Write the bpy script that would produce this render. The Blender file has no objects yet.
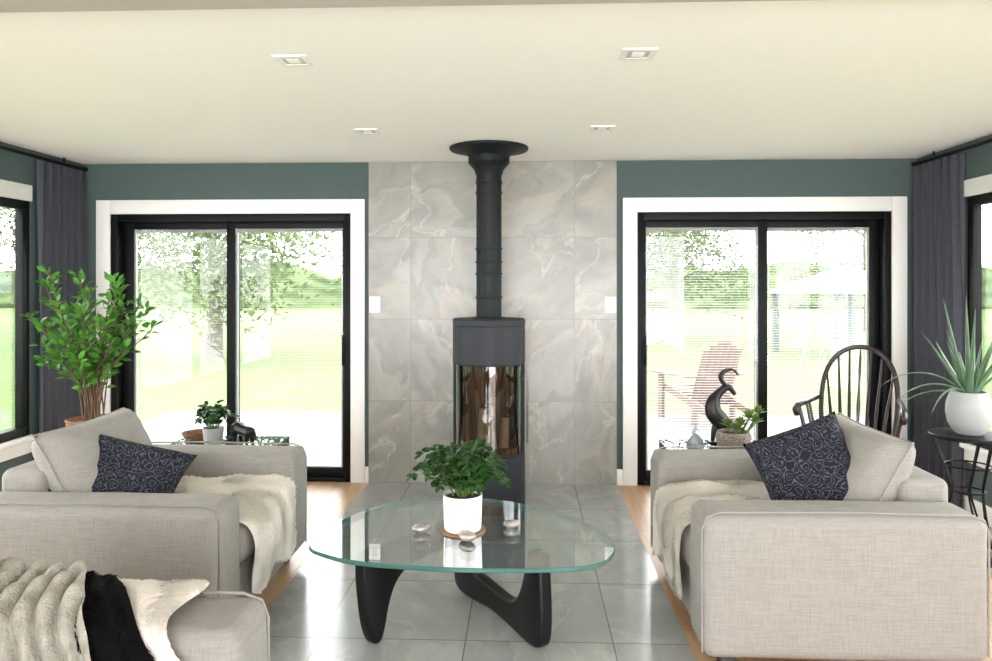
import bpy, bmesh, math, random
from mathutils import Vector, Matrix, noise
random.seed(7)
scene=bpy.context.scene
COL=scene.collection
pi=math.pi

# ------------------------------------------------------------ helpers
def lin(c):
    o=[]
    for x in c[:3]:
        x=x/255.0
        o.append(x/12.92 if x<=0.04045 else ((x+0.055)/1.055)**2.4)
    return (o[0],o[1],o[2],1.0)

def newmat(name):
    m=bpy.data.materials.new(name); m.use_nodes=True
    nt=m.node_tree
    b=nt.nodes["Principled BSDF"]
    return m,nt,b

def M(name,col,rough=.6,metal=0.0,var=.06,vscale=6,bump=0,bscale=60,sheen=0,trans=0,stretch=(1,1,1),coat=0,spec=.5):
    m,nt,b=newmat(name)
    N=nt.nodes; L=nt.links
    tc=N.new('ShaderNodeTexCoord'); mp=N.new('ShaderNodeMapping'); mp.inputs['Scale'].default_value=stretch
    L.new(tc.outputs['Object'],mp.inputs['Vector'])
    no=N.new('ShaderNodeTexNoise'); no.inputs['Scale'].default_value=vscale; no.inputs['Detail'].default_value=4
    L.new(mp.outputs[0],no.inputs['Vector'])
    cr=N.new('ShaderNodeValToRGB'); c=lin(col)
    cr.color_ramp.elements[0].position=.3; cr.color_ramp.elements[1].position=.7
    cr.color_ramp.elements[0].color=tuple(max(0,x*(1-var)) for x in c[:3])+(1,)
    cr.color_ramp.elements[1].color=tuple(min(1,x*(1+var)) for x in c[:3])+(1,)
    L.new(no.outputs['Fac'],cr.inputs[0]); L.new(cr.outputs[0],b.inputs['Base Color'])
    b.inputs['Roughness'].default_value=rough; b.inputs['Metallic'].default_value=metal
    b.inputs['Specular IOR Level'].default_value=spec
    if sheen: b.inputs['Sheen Weight'].default_value=sheen
    if coat: b.inputs['Coat Weight'].default_value=coat
    if bump:
        n2=N.new('ShaderNodeTexNoise'); n2.inputs['Scale'].default_value=bscale; n2.inputs['Detail'].default_value=3
        L.new(mp.outputs[0],n2.inputs['Vector'])
        bp=N.new('ShaderNodeBump'); bp.inputs['Strength'].default_value=bump; bp.inputs['Distance'].default_value=.01
        L.new(n2.outputs['Fac'],bp.inputs['Height']); L.new(bp.outputs[0],b.inputs['Normal'])
    if trans:
        out=N['Material Output']; tr=N.new('ShaderNodeBsdfTranslucent'); mx=N.new('ShaderNodeMixShader')
        L.new(cr.outputs[0],tr.inputs['Color']); mx.inputs[0].default_value=trans
        L.new(b.outputs[0],mx.inputs[1]); L.new(tr.outputs[0],mx.inputs[2]); L.new(mx.outputs[0],out.inputs['Surface'])
    return m

def fabric_mat(name,col,fine=260):
    m,nt,b=newmat(name); N=nt.nodes; L=nt.links
    tc=N.new('ShaderNodeTexCoord')
    def nz(sc,scale):
        mp=N.new('ShaderNodeMapping'); mp.inputs['Scale'].default_value=sc; L.new(tc.outputs['Object'],mp.inputs[0])
        n=N.new('ShaderNodeTexNoise'); n.inputs['Scale'].default_value=scale; n.inputs['Detail'].default_value=2
        L.new(mp.outputs[0],n.inputs['Vector']); return n
    a=nz((1,1,.06),fine); c=nz((.06,.06,1),fine)
    ad=N.new('ShaderNodeMath'); ad.operation='ADD'; L.new(a.outputs[0],ad.inputs[0]); L.new(c.outputs[0],ad.inputs[1])
    cr=N.new('ShaderNodeValToRGB'); cc=lin(col)
    cr.color_ramp.elements[0].position=.35; cr.color_ramp.elements[1].position=.65
    cr.color_ramp.elements[0].color=tuple(x*.86 for x in cc[:3])+(1,)
    cr.color_ramp.elements[1].color=tuple(min(1,x*1.1) for x in cc[:3])+(1,)
    hf=N.new('ShaderNodeMath'); hf.operation='MULTIPLY'; hf.inputs[1].default_value=.5; L.new(ad.outputs[0],hf.inputs[0])
    L.new(hf.outputs[0],cr.inputs[0]); L.new(cr.outputs[0],b.inputs['Base Color'])
    b.inputs['Roughness'].default_value=.9; b.inputs['Sheen Weight'].default_value=.04
    b.inputs['Specular IOR Level'].default_value=.15
    bp=N.new('ShaderNodeBump'); bp.inputs['Strength'].default_value=.3; bp.inputs['Distance'].default_value=.003
    L.new(hf.outputs[0],bp.inputs['Height']); L.new(bp.outputs[0],b.inputs['Normal'])
    return m

def glass_mat(name,tint,refl=1.0,ior=1.5):
    m=bpy.data.materials.new(name); m.use_nodes=True; nt=m.node_tree; N=nt.nodes; L=nt.links
    N.remove(N['Principled BSDF']); out=N['Material Output']
    t=N.new('ShaderNodeBsdfTransparent'); t.inputs[0].default_value=tint+(1,)
    g=N.new('ShaderNodeBsdfGlossy'); g.inputs['Roughness'].default_value=.0
    fr=N.new('ShaderNodeFresnel'); fr.inputs[0].default_value=ior
    mu=N.new('ShaderNodeMath'); mu.operation='MULTIPLY'; mu.inputs[1].default_value=refl
    L.new(fr.outputs[0],mu.inputs[0]); mx=N.new('ShaderNodeMixShader')
    L.new(mu.outputs[0],mx.inputs[0]); L.new(t.outputs[0],mx.inputs[1]); L.new(g.outputs[0],mx.inputs[2])
    L.new(mx.outputs[0],out.inputs['Surface']); return m

def tile_mat(name,axis,offa,offb,size,cols,rough,grout,gcol,k1=1.0):
    m,nt,b=newmat(name); N=nt.nodes; L=nt.links
    def math_(op,a,b_=None,c=None):
        n=N.new('ShaderNodeMath'); n.operation=op
        for i,x in enumerate((a,b_,c)):
            if x is None: continue
            if isinstance(x,(int,float)): n.inputs[i].default_value=x
            else: L.new(x,n.inputs[i])
        return n.outputs[0]
    tc=N.new('ShaderNodeTexCoord'); sp=N.new('ShaderNodeSeparateXYZ'); L.new(tc.outputs['Object'],sp.inputs[0])
    A=math_('DIVIDE',math_('SUBTRACT',sp.outputs[0],offa),size)
    B=math_('DIVIDE',math_('SUBTRACT',sp.outputs[axis],offb),size)
    da=math_('PINGPONG',A,.5); db=math_('PINGPONG',B,.5)
    g=math_('LESS_THAN',math_('MINIMUM',da,db),grout)
    cb=N.new('ShaderNodeCombineXYZ'); L.new(math_('FLOOR',A),cb.inputs[0]); L.new(math_('FLOOR',B),cb.inputs[1])
    wn=N.new('ShaderNodeTexWhiteNoise'); wn.noise_dimensions='3D'; L.new(cb.outputs[0],wn.inputs[0])
    sc=N.new('ShaderNodeVectorMath'); sc.operation='SCALE'; sc.inputs['Scale'].default_value=17; L.new(wn.outputs['Color'],sc.inputs[0])
    # each tile gets its own rotation in plane, then is warped
    vr=N.new('ShaderNodeVectorRotate'); vr.rotation_type='AXIS_ANGLE'; vr.inputs['Axis'].default_value=(0,1,0) if axis==2 else (0,0,1)
    L.new(tc.outputs['Object'],vr.inputs['Vector']); L.new(math_('MULTIPLY',wn.outputs['Value'],2.2),vr.inputs['Angle'])
    st=N.new('ShaderNodeVectorMath'); st.operation='MULTIPLY'; st.inputs[1].default_value=(.9,1,1.6) if axis==2 else (.9,1.6,1)
    L.new(vr.outputs[0],st.inputs[0])
    ad0=N.new('ShaderNodeVectorMath'); ad0.operation='ADD'; L.new(st.outputs[0],ad0.inputs[0]); L.new(sc.outputs[0],ad0.inputs[1])
    wpn=N.new('ShaderNodeTexNoise'); wpn.inputs['Scale'].default_value=1.6; wpn.inputs['Detail'].default_value=7; wpn.inputs['Roughness'].default_value=.55
    L.new(ad0.outputs[0],wpn.inputs['Vector'])
    ws=N.new('ShaderNodeVectorMath'); ws.operation='SCALE'; ws.inputs['Scale'].default_value=.6; L.new(wpn.outputs['Color'],ws.inputs[0])
    ad=N.new('ShaderNodeVectorMath'); ad.operation='ADD'; L.new(ad0.outputs[0],ad.inputs[0]); L.new(ws.outputs[0],ad.inputs[1])
    def nz(scale,det,rg=.5):
        n=N.new('ShaderNodeTexNoise'); n.inputs['Scale'].default_value=scale; n.inputs['Detail'].default_value=det
        n.inputs['Roughness'].default_value=rg; L.new(ad.outputs[0],n.inputs['Vector']); return n.outputs['Fac']
    def ramp(fac,st_):
        cr=N.new('ShaderNodeValToRGB'); e=cr.color_ramp.elements
        e[0].position=st_[0][0]; e[0].color=lin(st_[0][1]); e[1].position=st_[-1][0]; e[1].color=lin(st_[-1][1])
        for p,c in st_[1:-1]:
            k=e.new(p); k.color=lin(c)
        L.new(fac,cr.inputs[0]); return cr.outputs[0]
    c=ramp(nz(1.1,5,.5),[(.32,cols[0]),(.42,cols[1]),(.47,cols[0]),(.50,cols[2]),(.55,cols[1]),(.62,cols[0]),(.70,cols[2])])
    soft=ramp(nz(3.2,9,.62),[(.3,cols[0]),(.5,cols[1]),(.7,cols[2])])
    mx0=N.new('ShaderNodeMix'); mx0.data_type='RGBA'; mx0.inputs['Factor'].default_value=.5; L.new(c,mx0.inputs[6]); L.new(soft,mx0.inputs[7]); c=mx0.outputs[2]
    def vein(scale,w,det,col,prev,amt,ctr=.5,msk=None):
        n=nz(scale,det); v=math_('ABSOLUTE',math_('SUBTRACT',n,ctr))
        mr=N.new('ShaderNodeMapRange'); mr.inputs['From Min'].default_value=0; mr.inputs['From Max'].default_value=w
        mr.inputs['To Min'].default_value=amt; mr.inputs['To Max'].default_value=0; L.new(v,mr.inputs[0])
        f=mr.outputs[0]
        if msk is not None: f=math_('MULTIPLY',f,msk)
        mx=N.new('ShaderNodeMix'); mx.data_type='RGBA'; L.new(f,mx.inputs['Factor'])
        L.new(prev,mx.inputs[6]); mx.inputs[7].default_value=lin(col); return mx.outputs[2]
    mk=N.new('ShaderNodeMapRange'); mk.inputs['From Min'].default_value=.42; mk.inputs['From Max'].default_value=.60; L.new(nz(.9,1),mk.inputs[0])
    c=vein(.9,.035,4,cols[5],c,.6*k1,.52,mk.outputs[0])
    c=vein(.85,.008,5,cols[3],c,.5*k1,.50)
    c=vein(.9,.004,5,cols[4],c,.6*k1,.475,mk.outputs[0])
    mx=N.new('ShaderNodeMix'); mx.data_type='RGBA'; L.new(g,mx.inputs['Factor']); L.new(c,mx.inputs[6]); mx.inputs[7].default_value=lin(gcol)
    L.new(mx.outputs[2],b.inputs['Base Color']); b.inputs['Roughness'].default_value=rough
    return m

def wood_floor_mat():
    m,nt,b=newmat("oak_planks"); N=nt.nodes; L=nt.links
    tc=N.new('ShaderNodeTexCoord'); mp=N.new('ShaderNodeMapping'); mp.inputs['Rotation'].default_value=(0,0,pi/2)
    L.new(tc.outputs['Object'],mp.inputs[0])
    br=N.new('ShaderNodeTexBrick'); br.inputs['Color1'].default_value=lin((200,164,126)); br.inputs['Color2'].default_value=lin((178,140,104))
    br.inputs['Mortar'].default_value=lin((140,105,75)); br.inputs['Scale'].default_value=1; br.inputs['Mortar Size'].default_value=.002
    br.inputs['Brick Width'].default_value=1.3; br.inputs['Row Height'].default_value=.11; L.new(mp.outputs[0],br.inputs['Vector'])
    m2=N.new('ShaderNodeMapping'); m2.inputs['Scale'].default_value=(30,1.5,1); L.new(tc.outputs['Object'],m2.inputs[0])
    n=N.new('ShaderNodeTexNoise'); n.inputs['Scale'].default_value=1.5; n.inputs['Detail'].default_value=6; L.new(m2.outputs[0],n.inputs['Vector'])
    mx=N.new('ShaderNodeMix'); mx.data_type='RGBA'; mx.blend_type='OVERLAY'; mx.inputs['Factor'].default_value=.4
    L.new(br.outputs['Color'],mx.inputs[6]); L.new(n.outputs['Fac'],mx.inputs[7]); L.new(mx.outputs[2],b.inputs['Base Color'])
    b.inputs['Roughness'].default_value=.35; return m

def damask_mat():
    m,nt,b=newmat("navy_damask"); N=nt.nodes; L=nt.links
    tc=N.new('ShaderNodeTexCoord')
    no=N.new('ShaderNodeTexNoise'); no.inputs['Scale'].default_value=30; no.inputs['Detail'].default_value=3; L.new(tc.outputs['Object'],no.inputs['Vector'])
    sc=N.new('ShaderNodeVectorMath'); sc.operation='SCALE'; sc.inputs['Scale'].default_value=.045; L.new(no.outputs['Color'],sc.inputs[0])
    ad=N.new('ShaderNodeVectorMath'); ad.operation='ADD'; L.new(tc.outputs['Object'],ad.inputs[0]); L.new(sc.outputs[0],ad.inputs[1])
    vo=N.new('ShaderNodeTexVoronoi'); vo.inputs['Scale'].default_value=19; vo.inputs['Randomness'].default_value=.35; L.new(ad.outputs[0],vo.inputs['Vector'])
    w=N.new('ShaderNodeMath'); w.operation='MULTIPLY'; w.inputs[1].default_value=26; L.new(vo.outputs['Distance'],w.inputs[0])
    s=N.new('ShaderNodeMath'); s.operation='SINE'; L.new(w.outputs[0],s.inputs[0])
    n3=N.new('ShaderNodeTexNoise'); n3.inputs['Scale'].default_value=70; L.new(tc.outputs['Object'],n3.inputs['Vector'])
    mu=N.new('ShaderNodeMath'); mu.operation='MULTIPLY'; L.new(s.outputs[0],mu.inputs[0]); L.new(n3.outputs[0],mu.inputs[1])
    cr=N.new('ShaderNodeValToRGB'); e=cr.color_ramp.elements
    e[0].position=.2; e[0].color=lin((34,34,42)); e[1].position=.5; e[1].color=lin((80,81,90))
    L.new(mu.outputs[0],cr.inputs[0]); L.new(cr.outputs[0],b.inputs['Base Color']); b.inputs['Roughness'].default_value=.9
    b.inputs['Specular IOR Level'].default_value=.1
    return m

class MB:
    def __init__(s): s.v=[]; s.f=[]; s.m=[]
    def add(s,vs,fs,mi=0,T=None):
        o=len(s.v)
        for p in vs:
            p=Vector(p)
            if T is not None: p=T@p
            s.v.append(p)
        for f in fs: s.f.append([i+o for i in f]); s.m.append(mi)
    def box(s,a,b,mi=0,T=None):
        x0,y0,z0=a; x1,y1,z1=b
        vs=[(x0,y0,z0),(x1,y0,z0),(x1,y1,z0),(x0,y1,z0),(x0,y0,z1),(x1,y0,z1),(x1,y1,z1),(x0,y1,z1)]
        s.add(vs,[(0,3,2,1),(4,5,6,7),(0,1,5,4),(1,2,6,5),(2,3,7,6),(3,0,4,7)],mi,T)
    def bbox(s,a,b,bev=.005,mi=0,T=None,seg=2):
        bm=bmesh.new(); bmesh.ops.create_cube(bm,size=1)
        for v in bm.verts:
            v.co=Vector(((a[i]+b[i])/2+v.co[i]*(b[i]-a[i]) for i in range(3)))
        bmesh.ops.bevel(bm,geom=bm.edges[:],offset=bev,segments=seg,profile=.5,affect='EDGES')
        bm.verts.index_update(); s.add([v.co.copy() for v in bm.verts],[[v.index for v in f.verts] for f in bm.faces],mi,T); bm.free()
    def tube(s,pts,rad,seg=8,mi=0,T=None,cap=True,flat=1.0):
        pts=[Vector(p) for p in pts]; n=len(pts)
        if not isinstance(rad,(list,tuple)): rad=[rad]*n
        t0=(pts[1]-pts[0]).normalized(); up=Vector((0,0,1)) if abs(t0.z)<.9 else Vector((1,0,0))
        nn=t0.cross(up).normalized(); vs=[]
        for i in range(n):
            t=(pts[min(i+1,n-1)]-pts[max(i-1,0)]).normalized()
            nn=(nn-t*nn.dot(t)).normalized(); bb=t.cross(nn)
            for k in range(seg):
                a=2*pi*k/seg; vs.append(pts[i]+(nn*math.cos(a)+bb*math.sin(a)*flat)*rad[i])
        fs=[(i*seg+k,i*seg+(k+1)%seg,(i+1)*seg+(k+1)%seg,(i+1)*seg+k) for i in range(n-1) for k in range(seg)]
        if cap: fs.append(list(range(seg))[::-1]); fs.append([(n-1)*seg+k for k in range(seg)])
        s.add(vs,fs,mi,T)
    def lathe(s,prof,seg=32,mi=0,T=None,a0=0,a1=2*pi):
        full=abs(a1-a0-2*pi)<1e-6; n=seg if full else seg+1; vs=[]
        for r,z in prof:
            for k in range(n):
                a=a0+(a1-a0)*k/seg; vs.append((r*math.cos(a),r*math.sin(a),z))
        fs=[]
        for i in range(len(prof)-1):
            for k in range(seg):
                k2=(k+1)%n if full else k+1
                fs.append((i*n+k,i*n+k2,(i+1)*n+k2,(i+1)*n+k))
        s.add(vs,fs,mi,T)
    def rbox(s,c,h,r,puff=(0,0,0),n=8,mi=0,T=None,wob=0):
        ax=[]
        for i in range(3):
            ins=h[i]-r; e=[ins+r*math.tan(a) for a in (0,pi/16,pi/8,3*pi/16,pi/4)]
            mid=[-ins+2*ins*k/n for k in range(1,n)]
            ax.append([-x for x in reversed(e)]+mid+e)
        bm=bmesh.new()
        for d in range(3):
            u,v=[i for i in range(3) if i!=d]
            for sg in (-1,1):
                g=[]
                for a in ax[u]:
                    row=[]
                    for b_ in ax[v]:
                        p=[0,0,0]; p[d]=sg*h[d]; p[u]=a; p[v]=b_
                        row.append(bm.verts.new(p))
                    g.append(row)
                for i in range(len(g)-1):
                    for j in range(len(g[0])-1):
                        bm.faces.new((g[i][j],g[i+1][j],g[i+1][j+1],g[i][j+1]))
        bmesh.ops.remove_doubles(bm,verts=bm.verts[:],dist=1e-5)
        bmesh.ops.recalc_face_normals(bm,faces=bm.faces[:])
        for v in bm.verts:
            p=v.co.copy(); q=Vector([max(-(h[i]-r),min(h[i]-r,p[i])) for i in range(3)]); d=p-q
            if d.length>1e-9: p=q+d.normalized()*r
            w=[max(0,1-(p[i]/h[i])**2) for i in range(3)]
            add=Vector((puff[0]*w[1]*w[2]*p[0]/h[0],puff[1]*w[0]*w[2]*p[1]/h[1],puff[2]*w[0]*w[1]*p[2]/h[2]))
            if wob: add+=noise.noise_vector(p*4+Vector(c))*wob
            v.co=Vector(c)+p+add
        bm.verts.index_update()
        s.add([v.co.copy() for v in bm.verts],[[v.index for v in f.verts] for f in bm.faces],mi,T); bm.free()
    def pillow(s,W,Hh,Tk,T=None,seed=0,n=24,pull=.09,pipe=0,mi2=0):
        def P(u,v,sg):
            a=2*u-1; c=2*v-1
            x=W/2*a*(1-pull*(1-c*c)); y=Hh/2*c*(1-pull*(1-a*a))
            t=max(0,(1-a**4))*max(0,(1-c**4)); z=sg*Tk/2*(t**.45)
            wv=noise.noise(Vector((a*2.2+seed,c*2.2,sg)))*.025*t+noise.noise(Vector((a*5+seed,c*5,sg)))*.010*t
            return Vector((x,y,z+wv))
        bm=bmesh.new()
        for sg in (1,-1):
            g=[[bm.verts.new(P(i/n,j/n,sg)) for i in range(n+1)] for j in range(n+1)]
            for j in range(n):
                for i in range(n): bm.faces.new((g[j][i],g[j][i+1],g[j+1][i+1],g[j+1][i]))
        bmesh.ops.remove_doubles(bm,verts=bm.verts[:],dist=1e-5); bm.verts.index_update()
        s.add([v.co.copy() for v in bm.verts],[[v.index for v in f.verts] for f in bm.faces],0,T); bm.free()
        if pipe:
            pts=[P(i/n,0,1) for i in range(n)]+[P(1,i/n,1) for i in range(n)]+[P(1-i/n,1,1) for i in range(n)]+[P(0,1-i/n,1) for i in range(n+1)]
            s.tube(pts,pipe,6,mi=mi2,T=T)
    def prism(s,outline,th,bev=.01,mi=0,T=None):
        bm=bmesh.new(); vs=[bm.verts.new((x,-th/2,z)) for x,z in outline]; f=bm.faces.new(vs)
        r=bmesh.ops.extrude_face_region(bm,geom=[f])
        for e in r['geom']:
            if isinstance(e,bmesh.types.BMVert): e.co.y+=th
        bmesh.ops.recalc_face_normals(bm,faces=bm.faces[:])
        if bev:
            ed=[e for e in bm.edges if abs(e.verts[0].co.y-e.verts[1].co.y)<1e-6]
            bmesh.ops.bevel(bm,geom=ed,offset=bev,segments=3,profile=.5,affect='EDGES')
        bmesh.ops.triangulate(bm,faces=[f for f in bm.faces if len(f.verts)>4])
        bm.verts.index_update()
        s.add([v.co.copy() for v in bm.verts],[[v.index for v in f.verts] for f in bm.faces],mi,T); bm.free()
    def leaf(s,p,d,n,L,W,curl=.15,fold=.15,mi=0):
        p=Vector(p); d=Vector(d).normalized(); n=Vector(n); n=(n-d*n.dot(d))
        n=n.normalized() if n.length>1e-4 else d.orthogonal().normalized()
        sd=d.cross(n); vs=[p]
        for t,w in ((.3,.85),(.65,.8)):
            c=p+d*L*t-n*curl*L*t*t
            vs+= [c+sd*W*.5*w+n*fold*W*.5, c, c-sd*W*.5*w+n*fold*W*.5]
        vs.append(p+d*L-n*curl*L)
        s.add(vs,[(0,1,2),(0,2,3),(1,4,5,2),(2,5,6,3),(4,7,5),(5,7,6)],mi)
    def obj(s,name,mats,parent=None,smooth=True,loc=None,angle=.6):
        me=bpy.data.meshes.new(name); me.from_pydata([tuple(v) for v in s.v],[],s.f)
        if not isinstance(mats,(list,tuple)): mats=[mats]
        for m in mats: me.materials.append(m)
        me.polygons.foreach_set('material_index',s.m)
        bm=bmesh.new(); bm.from_mesh(me)
        bmesh.ops.recalc_face_normals(bm,faces=bm.faces[:])
        for f in bm.faces: f.smooth=smooth
        if smooth:
            for e in bm.edges:
                if len(e.link_faces)==2 and e.calc_face_angle(0)>angle: e.smooth=False
        bm.to_mesh(me); bm.free(); me.update()
        o=bpy.data.objects.new(name,me); COL.objects.link(o)
        if parent: o.parent=parent
        if loc: o.location=loc
        return o

def empty(name,loc=(0,0,0),rz=0,label=None,cat=None,**k):
    o=bpy.data.objects.new(name,None); o.empty_display_size=.1; COL.objects.link(o); o.location=loc; o.rotation_euler=(0,0,rz)
    tag(o,label,cat,**k); return o
def tag(o,label=None,cat=None,**k):
    if label: o["label"]=label
    if cat: o["category"]=cat
    for a,b in k.items(): o[a]=b
    return o
def struct(o,label,cat):
    return tag(o,label,cat,kind="structure")

def crom(pts,n=6,closed=False):
    pts=[Vector(p) for p in pts]; out=[]; N=len(pts)
    rng=range(N) if closed else range(N-1)
    for i in rng:
        g=lambda k:pts[k%N] if closed else pts[max(0,min(N-1,k))]
        p0,p1,p2,p3=g(i-1),g(i),g(i+1),g(i+2)
        for j in range(n):
            t=j/n
            out.append(.5*((2*p1)+(p2-p0)*t+(2*p0-5*p1+4*p2-p3)*t*t+(3*p1-p0-3*p2+p3)*t**3))
    if not closed: out.append(pts[-1])
    return out

# ------------------------------------------------------------ materials
m_wall=M("teal_grey_paint",(76,90,89),.8,var=.02,bump=.05,bscale=200,spec=.3)
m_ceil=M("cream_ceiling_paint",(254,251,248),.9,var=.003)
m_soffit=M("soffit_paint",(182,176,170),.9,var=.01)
m_trim=M("white_trim_paint",(232,230,226),.45,var=.01)
m_black=M("black_frame_metal",(7,7,8),.5,var=.1,spec=.2)
WC=[(124,124,119),(143,141,135),(162,159,150),(184,180,169),(124,98,76),(168,152,130)]
FC=[(144,146,145),(157,158,156),(172,172,169),(186,185,181),(150,132,112),(172,165,153)]
m_onyxw=tile_mat("onyx_wall_tile",2,-.254,0.005,.62,WC,.28,.0035,(124,123,118))
m_onyxf=tile_mat("onyx_floor_tile",1,-.254,-.60,.62,FC,.17,.0042,(104,104,101),.7)
m_oak=wood_floor_mat()
m_dglass=glass_mat("door_glass",(.95,.97,.96),.6)
m_tglass=glass_mat("table_glass",(.88,.955,.935),.5)
m_tedge=M("glass_edge_green",(62,104,96),.1,var=.15,vscale=4)
m_stglass=glass_mat("stove_glass",(.46,.41,.37),2.6)
m_blind=M("white_blind",(165,165,163),.6,var=.01,trans=.05)
m_sofa=fabric_mat("greige_linen",(141,137,131))
m_foot=M("dark_wood_foot",(40,32,28),.5)
m_navy=damask_mat()
m_fur=M("cream_sheepskin",(234,228,218),.95,var=.05,vscale=9,trans=.2)
m_knit=M("oat_chunky_knit",(160,156,144),.95,var=.18,vscale=28,bump=.8,bscale=140)
m_blackfur=M("black_fur",(11,10,11),.9,var=.3,vscale=20,spec=.1)
m_stove=M("charcoal_stove_steel",(40,42,47),.55,metal=.0,var=.04,spec=.3)
m_stoved=M("stove_black",(15,20,24),.55,var=.1,spec=.3)
m_silver=M("brushed_steel",(170,170,170),.3,metal=1)
m_verm=M("vermiculite_reflections",(132,102,72),.9,var=.4,vscale=20,stretch=(3,3,.3))  # streaked lining colour also carries the amber reflections of the stove glass
m_refllog=M("reflection_log",(200,180,154),.85,var=.3,vscale=14,stretch=(1,1,.2))  # pale log colour stands for a beige reflection on the stove glass
m_ebony=M("ebonised_wood",(9,8,8),.4,var=.2,vscale=8,spec=.3)
m_ceram=M("white_ceramic",(218,217,215),.25,var=.01,coat=.3)
m_cork=M("cork_coaster",(140,108,80),.8,var=.2,vscale=40)
m_soil=M("soil",(45,34,27),1,var=.4,vscale=50,bump=1)
m_leafd=M("dark_green_leaf",(36,68,28),.35,var=.7,vscale=22,trans=.1,spec=.3)
m_leafl=M("fresh_green_leaf",(70,120,40),.45,var=.6,vscale=9,trans=.3,spec=.3)
m_leafs=M("succulent_leaf",(92,120,44),.45,var=.45,vscale=30,trans=.1)
m_stem=M("brown_stem",(92,70,50),.8,var=.2,vscale=30)
m_gstem=M("green_stem",(76,106,48),.6,var=.2)
m_aloe=M("aloe_leaf",(84,112,84),.45,var=.25,vscale=20)
m_pebble=M("silver_pebble",(168,160,152),.25,metal=.4,var=.2,vscale=18)
m_basket=M("woven_basket",(136,98,66),.85,var=.35,vscale=60,stretch=(1,1,3),bump=.8,bscale=120)
m_wpot=M("woven_grey_pot",(132,122,110),.9,var=.45,vscale=70,stretch=(1,1,1.6),bump=1,bscale=90)
m_gpot=M("pale_grey_pot",(154,155,154),.6,var=.05,vscale=12)
m_bronze=M("dark_bronze",(26,24,24),.4,metal=.3,var=.3,vscale=15)
m_walnut=M("dark_walnut",(38,21,17),.4,var=.35,vscale=9,stretch=(1,1,.3),coat=.1)
m_curtain=M("slate_curtain",(76,77,85),.9,var=.06,vscale=40,bump=.2,bscale=300,spec=.2)
m_plate=M("switch_plastic",(238,238,236),.4,var=.01)
m_lens=M("downlight_lens",(255,252,245),.4,var=.0)
m_baffle=M("grey_baffle",(190,188,184),.5)
m_crystal=M("smoky_glass",(150,164,166),.08,metal=.3,var=.25,vscale=30)
m_lawn=M("lawn",(76,100,40),1,var=.12,vscale=.25)
m_deck=M("pale_deck",(94,92,89),.8,var=.1,vscale=2,stretch=(1,14,1))
m_bark=M("pale_bark",(98,92,85),1,var=.2,vscale=5)
m_treeleaf=M("pale_foliage",(96,108,72),1,var=.15,vscale=1.2,trans=.3)
m_hedge=M("far_treeline",(94,108,74),1,var=.12,vscale=.4)
m_adir=M("faded_red_wood",(112,88,80),.8,var=.1)
m_gaz=M("grey_gazebo",(92,94,95),.8,var=.1)

# ------------------------------------------------------------ room
XL,XR,YW,H=-3.426,2.895,5.6,2.44
YB=-2.4
b=MB()
DL=(-3.205,-1.332); DR=(.836,2.707); DH=2.05
T=.2; TS=.06
b.box((XL-T,YW,0),(DL[0],YW+T,H)); b.box((DL[0],YW,DH),(DL[1],YW+T,H)); b.box((DL[1],YW,0),(DR[0],YW+T,H))
b.box((DR[0],YW,DH),(DR[1],YW+T,H)); b.box((DR[1],YW,0),(XR+T,YW+T,H))
struct(b.obj("wall_back",m_wall,smooth=False),"teal grey painted wall around two patio doors","wall")
WY=(1.2,4.98); WZ=(.47,2.08)
for nm,xa,xb in (("wall_left",XL-TS,XL),("wall_right",XR,XR+TS)):
    b=MB(); b.box((xa,YB,0),(xb,WY[0],H)); b.box((xa,WY[1],0),(xb,YW,H)); b.box((xa,WY[0],0),(xb,WY[1],WZ[0])); b.box((xa,WY[0],WZ[1]),(xb,WY[1],H))
    struct(b.obj(nm,m_wall,smooth=False),"teal grey painted side wall with a large window","wall")
b=MB(); b.box((XL-T,YB,H),(XR+T,YW+T,H+.15))
struct(b.obj("ceiling",m_ceil,smooth=False),"smooth cream painted ceiling","ceiling")
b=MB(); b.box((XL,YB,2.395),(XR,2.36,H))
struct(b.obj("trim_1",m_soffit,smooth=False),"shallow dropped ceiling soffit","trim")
b=MB(); b.box((XL-T,YB,-.12),(-1.194,YW+.0,0),0); b.box((.682,YB,-.12),(XR+T,YW,0),0); b.box((-1.194,YB,-.12),(.682,YW,0),1)
b.box((XL-T,YW,-.12),(XR+T,YW+T,-.001),0)
struct(b.obj("floor",[m_oak,m_onyxf],smooth=False),"oak plank floor with a central onyx tile runner","floor")
b=MB(); b.box((-1.194,YW-.014,0),(.682,YW,H-.002))
struct(b.obj("trim_2",m_onyxw,smooth=False),"polished grey onyx tile panel behind the stove","tiled wall panel")
b=MB(); b.bbox((-1.222,YW-.018,0),(-1.195,YW,.12),.003); b.bbox((.683,YW-.018,0),(.738,YW,.12),.003); b.bbox((2.824,YW-.018,0),(XR,YW,.12),.003); b.bbox((XL,YW-.018,0),(-3.318,YW,.12),.003)
struct(b.obj("baseboard_back",m_trim),"white painted baseboard","baseboard")
for nm,xa,xb in (("baseboard_left",XL,XL+.016),("baseboard_right",XR-.016,XR)):
    b=MB(); b.bbox((xa,YB,0),(xb,YW-.02,.12),.003); struct(b.obj(nm,m_trim),"white painted baseboard","baseboard")

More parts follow.
